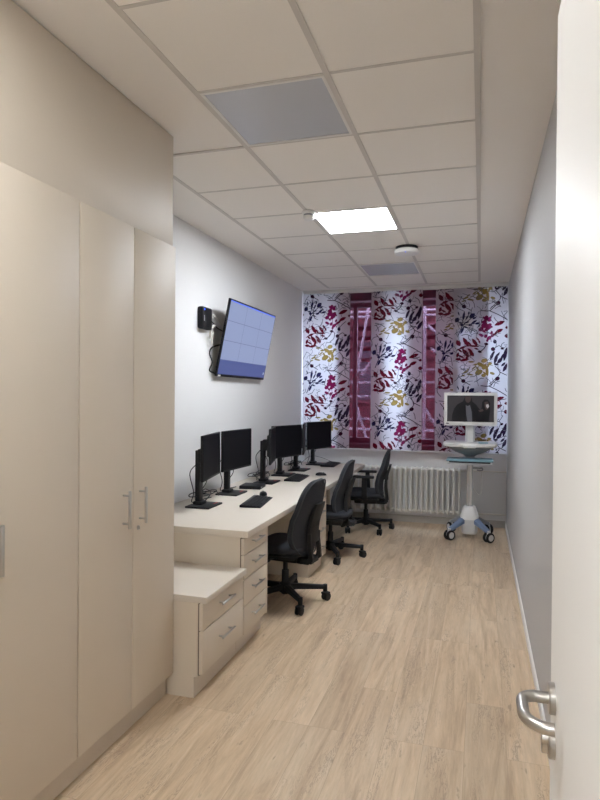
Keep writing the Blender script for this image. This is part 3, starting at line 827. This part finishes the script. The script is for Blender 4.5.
# ------------------------------------------------------------------ swivel chairs (front is local +x)
def back_outline():
    pts = []
    N = 56
    for k in range(N):
        a = 2 * PI * k / N
        ca, sa = math.cos(a), math.sin(a)
        e = 2 / 3.6
        y = math.copysign(abs(ca) ** e, ca); z = math.copysign(abs(sa) ** e, sa)
        w = 0.228 if z < 0 else 0.228 - 0.045 * z ** 1.6
        if z < 0: w = 0.228 - 0.03 * abs(z) ** 2
        pts.append((y * w, z * 0.285))
    return pts
BACK_SHIFT = 0.0
def back_x(z):   # centre line of the backrest over its height (z from -0.285 to 0.285)
    t = (z + 0.285) / 0.57
    return BACK_SHIFT - 0.19 + 0.035 * math.sin(min(1, t * 1.5) * PI) * 1.0 - 0.075 * t ** 1.4
BACK_Z = 0.662
def make_chair(label, arms):
    t = thing('office_chair', label, 'office chair', (0, 0, 0), group='charcoal swivel office chairs')
    # star base, casters
    b = MB(); b.lathe([(0.0, 0.075), (0.045, 0.075), (0.05, 0.09), (0.046, 0.14), (0.03, 0.15), (0.0, 0.15)]); b.build('base_hub', M['black'], t)
    for k in range(5):
        a = R(BASE_ANG) + 2 * PI * k / 5
        b = MB()
        n = 7; rings = []
        for i in range(n):
            s = i / (n - 1); x = 0.035 + 0.275 * s
            zc = 0.118 - 0.012 * s; hw = 0.026 - 0.009 * s; hh = 0.020 - 0.006 * s
            rings.append([b.bm.verts.new((x, sy * hw, zc + sz_ * hh)) for sy, sz_ in ((-1, -1), (1, -1), (1, 0.5), (0.6, 1), (-0.6, 1), (-1, 0.5))])
        for A, B in zip(rings[:-1], rings[1:]):
            for q in range(6): b.bm.faces.new((A[q], A[(q + 1) % 6], B[(q + 1) % 6], B[q]))
        b.bm.faces.new(rings[0][::-1]); b.bm.faces.new(rings[-1])
        b.cyl((0.305, 0, 0.072), (0.305, 0, 0.125), 0.017, seg=14, bev=0.003)
        leg = b.build('base_leg', M['black'], t, (0, 0, 0), (0, 0, a))
        b = MB(); sw = R(40 + 67 * k)
        m = Matrix.Translation((0.305, 0, 0)) @ Matrix.Rotation(sw, 4, 'Z')
        tmp = MB()
        for s in (-1, 1):
            tmp.lathe([(0.0, -0.009), (0.022, -0.009), (0.030, -0.006), (0.030, 0.006), (0.022, 0.009), (0.0, 0.009)], (0.012, s * 0.016, 0.030), 22, 'Y')
        tmp.box((-0.012, -0.006, 0.02), (0.024, 0.006, 0.066), 0.004)
        tmp.box((-0.022, -0.026, 0.048), (0.034, 0.026, 0.068), 0.008)
        bmesh.ops.transform(tmp.bm, matrix=m, verts=tmp.bm.verts)
        tmp.build('caster', M['blackm'], leg)
    b = MB(); b.cyl((0, 0, 0.06), (0, 0, 0.24), 0.027, seg=20); b.cyl((0, 0, 0.24), (0, 0, 0.33), 0.018, seg=16); b.build('gas_column', M['blackm'], t)
    b = MB(); b.box((-0.13, -0.085, 0.318), (0.13, 0.085, 0.385), 0.016); b.box((-0.16, -0.19, 0.37), (0.17, 0.19, 0.40), 0.008)
    b.cyl((0.03, -0.23, 0.36), (0.03, 0.23, 0.36), 0.007, seg=10); b.cbox((0.03, 0.24, 0.358), (0.03, 0.05, 0.012), 0.004); b.cbox((0.03, -0.24, 0.358), (0.03, 0.05, 0.012), 0.004)
    b.build('tilt_mechanism', M['blackm'], t)
    # seat
    N = 56; so = []
    for k in range(N):
        a = 2 * PI * k / N; ca, sa = math.cos(a), math.sin(a); e = 2 / 3.8
        x = math.copysign(abs(ca) ** e, ca) * 0.235; y = math.copysign(abs(sa) ** e, sa) * (0.235 - 0.02 * (ca < 0))
        so.append((x + 0.03, y))
    b = MB(); b.pillow(so, 0.085, lambda x, y, h: (x, y, 0.428 + h - 0.9 * max(0, x - 0.14) ** 2 * 6 * 0.5 + 0.2 * (y * y)), 8, 3.4); b.build('seat', M['fabric'], t, angle=60)
    b = MB(); b.pillow([(p[0] * 0.96, p[1] * 0.96) for p in so], 0.03, lambda x, y, h: (x, y, 0.396 + h), 4, 4); b.build('seat_pan', M['blackm'], t, angle=50)
    # backrest with piping
    bo = back_outline()
    def warp(y, z, h): return (back_x(z) + 0.9 * y * y + h, y, BACK_Z + z)
    b = MB(); b.pillow(bo, 0.062, warp, 9, 3.2); bk = b.build('backrest', M['fabric'], t, angle=70)
    b = MB(); b.tube([warp(p[0] * 0.965, p[1] * 0.975, -0.022) for p in bo], 0.005, 6, True); b.build('backrest_piping', M['piping'], bk)
    # bracket: two bars from under the seat, joined by a plate fixed to the backrest
    b = MB()
    def bx(z): return back_x(z - BACK_Z) - 0.062
    zs = [0.40, 0.44, 0.50, 0.56]
    for sgn in (-1, 1):
        secs = [(-0.05, 0.322, 0.368, 0.045), (-0.15, 0.318, 0.362, 0.055), (-0.225, 0.322, 0.362, 0.068)]
        rs = []
        for (x, za, zb2, yy) in secs:
            rs.append([(x, sgn * yy - 0.014, za), (x, sgn * yy + 0.014, za), (x, sgn * yy + 0.014, zb2), (x, sgn * yy - 0.014, zb2)])
        x0_ = bx(0.40)
        rs.append([(x0_ - 0.014, sgn * 0.074 - 0.014, 0.352), (x0_ - 0.014, sgn * 0.074 + 0.014, 0.352), (x0_ + 0.02, sgn * 0.074 + 0.014, 0.388), (x0_ + 0.02, sgn * 0.074 - 0.014, 0.388)])
        for z in (0.43, 0.49, 0.55):
            x = bx(z)
            rs.append([(x - 0.012, sgn * 0.076 - 0.013, z), (x - 0.012, sgn * 0.076 + 0.013, z), (x + 0.016, sgn * 0.076 + 0.013, z), (x + 0.016, sgn * 0.076 - 0.013, z)])
        loft(b, rs)
    b.box((-0.245, -0.07, 0.324), (-0.10, 0.07, 0.360), 0.004)
    n = 8; secs = []
    for i in range(n + 1):
        s_ = i / n; z = 0.475 + 0.295 * s_; hw = 0.089 - 0.012 * s_; x = bx(z) + 0.012 * s_ ** 2
        secs.append([(x - 0.004, -hw, z), (x - 0.012, -hw * 0.75, z), (x - 0.012, hw * 0.75, z), (x - 0.004, hw, z), (x + 0.016, hw, z), (x + 0.016, -hw, z)])
    loft(b, secs)
    b.box((bx(0.66) + 0.0, -0.05, 0.60), (bx(0.66) + 0.06, 0.05, 0.70))
    b.build('back_bracket', M['blackm'], t)
    if arms:
        for s in (-1, 1):
            b = MB(); b.prism([(-0.035, 0.40), (0.035, 0.40), (0.028, 0.64), (-0.022, 0.64)], s * 0.262 - 0.012, s * 0.262 + 0.012, 'xz', 0.004)
            b.box((-0.03, min(s * 0.14, s * 0.27), 0.395), (0.03, max(s * 0.14, s * 0.27), 0.415), 0.004)
            ar = b.build('armrest', M['black'], t)
            b = MB(); b.box((-0.11, s * 0.262 - 0.04, 0.638), (0.13, s * 0.262 + 0.04, 0.665), 0.012, 3); b.build('arm_pad', M['blackm'], ar)
    return t
BASE_ANG = 0
CH = [((-1.41, 4.37), 172, -0.003, False, 'charcoal swivel chair at the first desk gap, between the two drawer units'),
      ((-1.39, 5.735), 180, 0.062, False, 'charcoal swivel chair past the drawer units, second from the tall cupboards'),
      ((-1.275, 7.0), 186, 0.0, True, 'charcoal swivel chair with armrests in front of the radiator')]
# angle of one base arm in the room for each chair, from the casters seen
ARM_WORLD = [math.degrees(math.atan2(4.491 - 4.37, -1.113 + 1.434)), math.degrees(math.atan2(5.845 - 5.795, -1.069 + 1.408)), math.degrees(math.atan2(7.149 - 7.01, -0.953 + 1.275))]
for (xy, rz, BACK_SHIFT, arms, lab), aw in zip(CH, ARM_WORLD):
    BASE_ANG = aw - rz
    c = make_chair(lab, arms)
    c.location = (xy[0], xy[1], 0); c.rotation_euler = (0, 0, R(rz))

# ------------------------------------------------------------------ wall television
t = thing('television', 'large flat television tilted down on the wall above the monitors', 'television', (-2.085, 5.30, 2.050), (0, 0.196, 0))
b = MB(); b.box((-0.022, -0.583, -0.335), (0.0, 0.583, 0.335), 0.004); b.box((-0.04, -0.35, -0.27), (-0.018, 0.35, 0.10), 0.008); hs = b.build('television_housing', M['black'], t)
b = MB()
S = [(-0.571, 0.571), (-0.313, 0.324)]
y0, y1 = S[0]; z0, z1 = S[1]; zb = z0 + 0.20 * (z1 - z0); xs = 0.0006
def quad(a, c, d, e, mi, x=xs):
    b.mi = mi; b.poly([(x, a, d), (x, c, d), (x, c, e), (x, a, e)])
quad(y0, y1, z0, zb, 1); quad(y0, y1, zb, z1, 0); 
for k in (1, 2):
    yy = y0 + (y1 - y0) * k / 3; quad(yy - 0.002, yy + 0.002, zb, z1, 2, 0.0009)
    zz = zb + (z1 - zb) * (0.335 * k - 0.01); quad(y0, y1, zz - 0.002, zz + 0.002, 2, 0.001)
quad(y0, y1, z1 - 0.010, z1, 3, 0.0011)
quad(y1 - 0.05, y1 - 0.025, z0 + 0.03, z0 + 0.055, 4, 0.001)
b.build('television_screen', [M['tvlight'], M['tvdark'], M['tvline'], M['tvtop'], M['tvicon']], t, weld=False)
b = MB(); b.cbox((0.001, -0.53, -0.3245), (0.001, 0.055, 0.012)); b.build('bezel_sticker', M['white'], t)
b = MB()
b.box((-0.111, -0.22, -0.10), (-0.103, 0.22, 0.10), 0.002, mtx=Matrix.Rotation(-0.196, 4, 'Y'))
b.box((-0.100, -0.19, -0.05), (-0.03, 0.19, -0.02), 0.003); b.box((-0.100, -0.19, 0.02), (-0.03, 0.19, 0.05), 0.003)
b.build('wall_bracket', M['blackm'], t)
# control box beside it
t = thing('wall_box', 'small black box with a blue light fixed on the wall beside the television', 'control box', (-2.172, 4.535, 2.19))
b = MB(); b.box((-0.0275, -0.088, -0.09), (0.0275, 0.088, 0.09), 0.016, 4); b.build('box_case', M['black'], t)
b = MB(); b.lathe([(0.0, 0.0), (0.007, 0.0), (0.007, 0.002), (0.0, 0.0035)], (0.027, -0.062, 0.066), 16, 'X'); b.build('indicator_light', M['blueled'], t)
b = MB(); b.cbox((0.0277, -0.066, -0.005), (0.001, 0.013, 0.045)); b.build('box_label', M['mgrey'], t)
WC = 'white cables tangled behind the television'
def wcab(ctrl, lab, mt='wcable', r=0.005): cable(ctrl, lab, r, mt, WC if mt == 'wcable' else None)
wcab([(-2.17, 4.63, 2.235), (-2.15, 4.67, 2.23), (-2.145, 4.73, 2.20), (-2.14, 4.80, 2.17)], 'pale cable sloping from the black wall box to the television')
ps = [(-2.165 + 0.02 * math.sin(k), 4.66 + 0.04 * math.cos(k * 1.15), 2.13 - 0.011 * k + 0.03 * math.sin(k * 1.15)) for k in range(13)]
wcab(ps, 'coiled white cable bunch hanging between the wall box and the television', r=0.008)
cable([(-2.18, 4.63, 2.185), (-2.18, 4.69, 2.18), (-2.175, 4.78, 2.14), (-2.165, 4.88, 2.12)], 'black cable from the wall box to the television', 0.005, 'cable', None)
cable([(-2.185, 4.98, 2.02), (-2.185, 4.72, 1.97), (-2.185, 4.66, 1.91), (-2.185, 4.71, 1.84), (-2.185, 4.66, 1.77), (-2.175, 4.75, 1.745)], 'black cable hanging down behind the near edge of the television', 0.007, 'cable', None)

# ------------------------------------------------------------------ ceiling fittings
t = thing('access_point', 'flat white round ceiling device with a blue light near the lit panel', 'access point', (-0.64, 5.42, ZC - 0.011))
b = MB(); b.lathe([(0.0, -0.002), (0.098, -0.002), (0.098, -0.022), (0.0, -0.022)]); b.build('gap_shade_disc', M['blackm'], t)  # black disc painting the dark shadow above the cover
b = MB(); b.lathe([(0.0, -0.022), (0.09, -0.022), (0.108, -0.030), (0.113, -0.044), (0.104, -0.062), (0.05, -0.069), (0.0, -0.070)], seg=40); b.build('device_cover', M['white'], t)
b = MB(); b.lathe([(0.0, 0.0), (0.006, 0.0), (0.0, -0.003)], (0.0, -0.09, -0.0645), 12); b.build('indicator_light', M['blueled'], t)
t = thing('smoke_detector', 'small white round smoke detector at the corner of the lit panel', 'smoke detector', (-1.20, 4.205, ZC - 0.0105))
b = MB(); b.lathe([(0.0, 0.0), (0.047, 0.0), (0.049, -0.016), (0.042, -0.022), (0.0, -0.022)]); b.build('detector_base', M['white'], t)
b = MB(); b.lathe([(0.0, -0.022), (0.037, -0.022), (0.037, -0.034), (0.0, -0.034)]); b.build('sensor_slot', M['mgrey'], t)
b = MB(); b.lathe([(0.0, -0.034), (0.040, -0.034), (0.040, -0.052), (0.031, -0.062), (0.0, -0.065)]); b.build('detector_head', M['white'], t)

# ------------------------------------------------------------------ medical cart (front is -y)
t = thing('medical_cart', 'white wheeled medical cart with a screen, standing in the corner by the window', 'medical cart', (-0.108, 7.02, 0))
def mirror(f):
    for s in (-1, 1): f(s)
b = MB(); b.mi = 0
b = MB(); loft(b, [ringpoly(0.075, 0.085, 0.045), ringpoly(0.088, 0.095, 0.07), ringpoly(0.097, 0.10, 0.205)]); b.build('base_cover', M['lgrey'], t)
b = MB(); loft(b, [ringpoly(0.099, 0.102, 0.205), ringpoly(0.098, 0.10, 0.24), ringpoly(0.07, 0.08, 0.33), ringpoly(0.058, 0.065, 0.345)]); b.build('base_hood', M['white'], t)
for sx_ in (-1, 1):
    for sy_ in (-1, 1):
        b = MB(); p0 = Vector((sx_ * 0.07, sy_ * 0.06, 0.20)); p1 = Vector((sx_ * 0.205, sy_ * 0.225, 0.115))
        d = (p1 - p0); u = d.normalized(); w = u.cross(Vector((0, 0, 1))).normalized(); v = w.cross(u)
        secs = []
        for s, hw, hh in ((0, 0.04, 0.03), (0.5, 0.034, 0.022), (0.9, 0.030, 0.017), (1.0, 0.02, 0.012)):
            c = p0 + d * s
            secs.append([c + w * hw * a + v * hh * q for a, q in ((-1, -1), (1, -1), (1, 0.4), (0.5, 1), (-0.5, 1), (-1, 0.4))])
        loft(b, secs); leg = b.build('cart_leg', M['bluegrey'] if sy_ < 0 else M['mgrey'], t)
        b = MB(); b.cyl((p1.x, p1.y, 0.095), (p1.x, p1.y, 0.128), 0.02, seg=16); b.box((p1.x - 0.02, p1.y - 0.03, 0.07), (p1.x + 0.02, p1.y + 0.03, 0.105), 0.01); cs = b.build('caster_fork', M['lgrey'], leg)
        b = MB()
        for q in (-1, 1):
            b.mi = 0; b.lathe([(0.034, -0.012), (0.050, -0.012), (0.055, -0.006), (0.055, 0.006), (0.050, 0.012), (0.034, 0.012)], (q * 0.024, 0, 0), 26, 'X')
            b.mi = 1; b.lathe([(0.0, -0.013), (0.034, -0.013), (0.034, 0.013), (0.0, 0.013)], (q * 0.024, 0, 0), 26, 'X')
        bmesh.ops.transform(b.bm, matrix=Matrix.Translation((p1.x, p1.y, 0.055)) @ Matrix.Rotation(R(-48 if sy_ < 0 else 30), 4, 'Z'), verts=b.bm.verts)
        b.build('caster_wheel', [M['blackm'], M['lgrey']], leg)
b = MB(); b.box((-0.034, -0.022, 0.34), (0.034, 0.022, 0.95), 0.006)
b.build('column', M['alu'], t)
b = MB(); b.box((-0.012, -0.024, 0.345), (-0.004, -0.0215, 0.83)); b.build('column_slot', M['mgrey'], t)
b = MB(); b.tube([(0.017, -0.03, 0.80), (0.016, -0.029, 0.6), (0.018, -0.03, 0.36)], 0.006, 8); b.build('column_cable', M['white'], t)
# keyboard tray
b = MB(); b.box((-0.235, -0.26, 0.832), (0.235, 0.0, 0.847), 0.006); b.box((-0.05, -0.05, 0.844), (0.05, 0.06, 0.92), 0.01); kt = b.build('keyboard_tray', M['lgrey'], t)
b = MB(); b.box((-0.215, -0.255, 0.849), (0.215, -0.03, 0.864), 0.004); b.build('cart_keyboard', M['blackm'], kt)
b = MB(); b.box((-0.245, -0.262, 0.864), (0.245, -0.01, 0.887), 0.008); b.build('tray_cover', M['teal'], kt)
# work surface
b = MB(); loft(b, [ringpoly(0.262, 0.21, 1.018, 48, 2 / 5, -0.06), ringpoly(0.285, 0.23, 1.03, 48, 2 / 5, -0.06), ringpoly(0.288, 0.232, 1.052, 48, 2 / 5, -0.06), ringpoly(0.28, 0.225, 1.062, 48, 2 / 5, -0.06), ringpoly(0.25, 0.195, 1.060, 48, 2 / 5, -0.06)])
b.box((-0.065, -0.31, 1.012), (0.065, -0.27, 1.048), 0.012, 3)
ws = b.build('work_surface', M['white'], t)
b = MB(); loft(b, [ringpoly(0.05, 0.06, 0.90, 32), ringpoly(0.075, 0.09, 0.925, 32, 0.5, -0.02), ringpoly(0.17, 0.15, 0.965, 32, 0.5, -0.05), ringpoly(0.225, 0.19, 1.0, 32, 0.5, -0.06), ringpoly(0.235, 0.195, 1.02, 32, 0.5, -0.06)]); b.build('surface_underside', M['mgrey'], t)
b = MB(); b.box((0.09, -0.20, 1.061), (0.19, -0.06, 1.066), 0.002); b.build('surface_pad', M['teal'], ws)
b = MB(); b.box((-0.052, 0.0, 1.05), (0.052, 0.05, 1.42), 0.006); b.build('monitor_post', M['lgrey'], t)
b = MB(); b.box((-0.03, -0.003, 1.06), (0.03, 0.001, 1.34)); b.build('post_cover', M['white'], t)
# display
b = MB(); b.box((-0.285, -0.055, 1.243), (0.285, -0.01, 1.612), 0.008, 3); b.box((-0.14, -0.012, 1.33), (0.14, 0.02, 1.53), 0.012); dp = b.build('display_housing', M['white'], t)
b = MB(); sxx0, sxx1, szz0, szz1 = -0.250, 0.250, 1.287, 1.578
yv = -0.0556
def fpoly(mi, pts, dy):
    b.mi = mi; b.poly([(sxx0 + (sxx1 - sxx0) * p[0], yv - dy, szz1 - (szz1 - szz0) * p[1]) for p in pts])
fpoly(0, [(0, 0), (1, 0), (1, 1), (0, 1)], 0.0)
fpoly(1, [(0.10, 1), (0.11, 0.72), (0.15, 0.5), (0.22, 0.34), (0.34, 0.22), (0.38, 0.05), (0.46, 0.03), (0.53, 0.08), (0.54, 0.22), (0.62, 0.34), (0.69, 0.5), (0.74, 0.6), (0.8, 0.56), (0.86, 0.66), (0.84, 1)], 0.0003)  # figures drawn as flat emissive shapes on the screen
fpoly(3, [(0.385, 0.08), (0.42, 0.03), (0.48, 0.03), (0.515, 0.09), (0.50, 0.21), (0.46, 0.27), (0.42, 0.26), (0.39, 0.18)], 0.0005)
fpoly(2, [(0.40, 0.36), (0.44, 0.40), (0.49, 0.36), (0.53, 0.62), (0.54, 1), (0.44, 1), (0.41, 0.7)], 0.0006)
fpoly(1, [(0.73, 0.5), (0.75, 0.24), (0.80, 0.14), (0.87, 0.15), (0.915, 0.26), (0.92, 0.55), (0.89, 1), (0.72, 1)], 0.0007)
fpoly(3, [(0.80, 0.24), (0.86, 0.22), (0.89, 0.32), (0.88, 0.5), (0.83, 0.54), (0.80, 0.4)], 0.0008)
fpoly(4, [(0.83, 0.34), (0.88, 0.32), (0.895, 0.42), (0.86, 0.48), (0.835, 0.42)], 0.0009)
fpoly(3, [(0.67, 0.56), (0.76, 0.5), (0.78, 0.58), (0.70, 0.62)], 0.0009)
b.build('display_screen', [M['v_bg'], M['v_dark'], M['v_mid'], M['v_skin'], M['v_white']], dp, weld=False)
b = MB(); b.cbox((-0.245, -0.0553, 1.268), (0.03, 0.001, 0.010)); b.build('display_mark', M['black'], dp)
# hook with a scanner lead
b = MB(); b.box((0.03, -0.02, 0.765), (0.10, 0.0, 0.778), 0.003); b.tube(curve_pts([(0.10, -0.01, 0.77), (0.13, -0.02, 0.775), (0.135, -0.02, 0.755), (0.11, -0.02, 0.748), (0.075, -0.02, 0.752)], 6), 0.008, 8); b.build('scanner_hook', M['mgrey'], t)
b = MB(); b.tube(curve_pts([(0.125, -0.02, 0.75), (0.13, -0.03, 0.6), (0.12, -0.03, 0.50), (0.095, -0.03, 0.475), (0.06, -0.03, 0.51), (0.036, -0.025, 0.55)], 8), 0.004, 8); b.build('scanner_lead', M['wcable'], t)

# ------------------------------------------------------------------ open door leaf with lever handle
DFX, DFY = 0.1095, 1.02        # face and free edge of the opened leaf
b = MB(); b.box((DFX, YF + 0.012, 0.008), (DFX + 0.04, DFY, 2.155), 0.0015)
dr = struct(b.build('door_1', M['door']))
LY, LZ = DFY - 0.050, 1.113
b = MB(); b.lathe([(0.0, 0.0), (0.0225, 0.0), (0.0225, 0.007), (0.021, 0.0088), (0.0, 0.0088)], (DFX, LY, LZ), 36, 'X'); 
bmesh.ops.transform(b.bm, matrix=Matrix.Translation((DFX, 0, 0)) @ Matrix.Diagonal((-1, 1, 1, 1)) @ Matrix.Translation((-DFX, 0, 0)), verts=b.bm.verts)
b.build('lever_rosette', M['satin'], dr)
b = MB()
path = [(DFX - 0.002, LY, LZ), (DFX - 0.030, LY, LZ)]
rc = 0.022; xo = DFX - 0.047
for k in range(1, 8):
    a = PI / 2 * k / 7; path.append((xo + rc - rc * math.sin(a), LY - rc + rc * math.cos(a), LZ))
ye = LY - 0.092
path.append((xo, (LY + ye) / 2, LZ))
rc2 = 0.036
for k in range(0, 9):
    a = PI / 2 * k / 8; path.append((xo + rc2 - rc2 * math.cos(a), ye + rc2 - rc2 * math.sin(a), LZ))
path.append((DFX - 0.010, ye, LZ))
b.tube(path, 0.0085, 18); b.build('door_lever', M['satin'], dr, angle=60)
b = MB(); b.lathe([(0.0, 0.0), (0.0225, 0.0), (0.0225, 0.007), (0.021, 0.0088), (0.0, 0.0088)], (DFX, LY, LZ - 0.066), 36, 'X')
bmesh.ops.transform(b.bm, matrix=Matrix.Translation((DFX, 0, 0)) @ Matrix.Diagonal((-1, 1, 1, 1)) @ Matrix.Translation((-DFX, 0, 0)), verts=b.bm.verts)
b.build('key_rosette', M['satin'], dr)
b = MB(); b.cyl((DFX - 0.018, LY, LZ - 0.060), (DFX, LY, LZ - 0.060), 0.0085, seg=20, bev=0.0008); b.box((DFX - 0.018, LY - 0.005, LZ - 0.082), (DFX, LY + 0.005, LZ - 0.060), 0.002); b.build('lock_cylinder', M['satin'], dr)

# ------------------------------------------------------------------ camera
yaw, pit, roll, f = 0.29, -0.0069, 0.0076, 605.3
c, s = math.cos(yaw), math.sin(yaw); cp, sp = math.cos(pit), math.sin(pit); cr, sr = math.cos(roll), math.sin(roll)
R0 = Vector((c, s, 0)); F = Vector((-s * cp, c * cp, sp)); U0 = Vector((s * sp, -c * sp, cp))
right = R0 * cr + U0 * sr; up = U0 * cr - R0 * sr
cd = bpy.data.cameras.new('camera'); cam = bpy.data.objects.new('camera', cd); col.objects.link(cam)
cd.sensor_fit = 'HORIZONTAL'; cd.sensor_width = 36.0; cd.lens = 36.0 * f / 600.0; cd.clip_start = 0.02; cd.clip_end = 200
m = Matrix((right, up, -F)).transposed().to_4x4(); m.translation = Vector((0, 0, CAM_Z)); cam.matrix_world = m
scene.camera = cam

# ------------------------------------------------------------------ light
w = bpy.data.worlds.new('overcast sky'); scene.world = w; w.use_nodes = True
nt = w.node_tree; nt.nodes.clear()
out = nt.nodes.new('ShaderNodeOutputWorld'); bg = nt.nodes.new('ShaderNodeBackground')
sky = nt.nodes.new('ShaderNodeTexSky'); sky.sky_type = 'PREETHAM'; sky.turbidity = 7.0; sky.sun_direction = (0.5, -0.5, 0.6)
mixn = nt.nodes.new('ShaderNodeMix'); mixn.data_type = 'RGBA'; mixn.inputs['Factor'].default_value = 0.85
mixn.inputs[7].default_value = (0.68, 0.81, 1.0, 1)
nt.links.new(sky.outputs[0], mixn.inputs[6]); nt.links.new(mixn.outputs[2], bg.inputs['Color']); bg.inputs['Strength'].default_value = 13.0
nt.links.new(bg.outputs[0], out.inputs['Surface'])
# corridor lamp behind the doorway
t = thing('corridor_light', 'lit light panel in the corridor behind the doorway', 'ceiling light', (-0.5, -1.1, ZC))
b = MB(); b.box((-0.3, -0.3, -0.012), (0.3, 0.3, -0.0005)); b.build('diffuser', M['led_hall'], t)

scene.view_settings.view_transform = 'Standard'
scene.view_settings.look = 'None'
scene.view_settings.exposure = 0.2
scene.view_settings.gamma = 1.0
scene.view_settings.use_curve_mapping = False
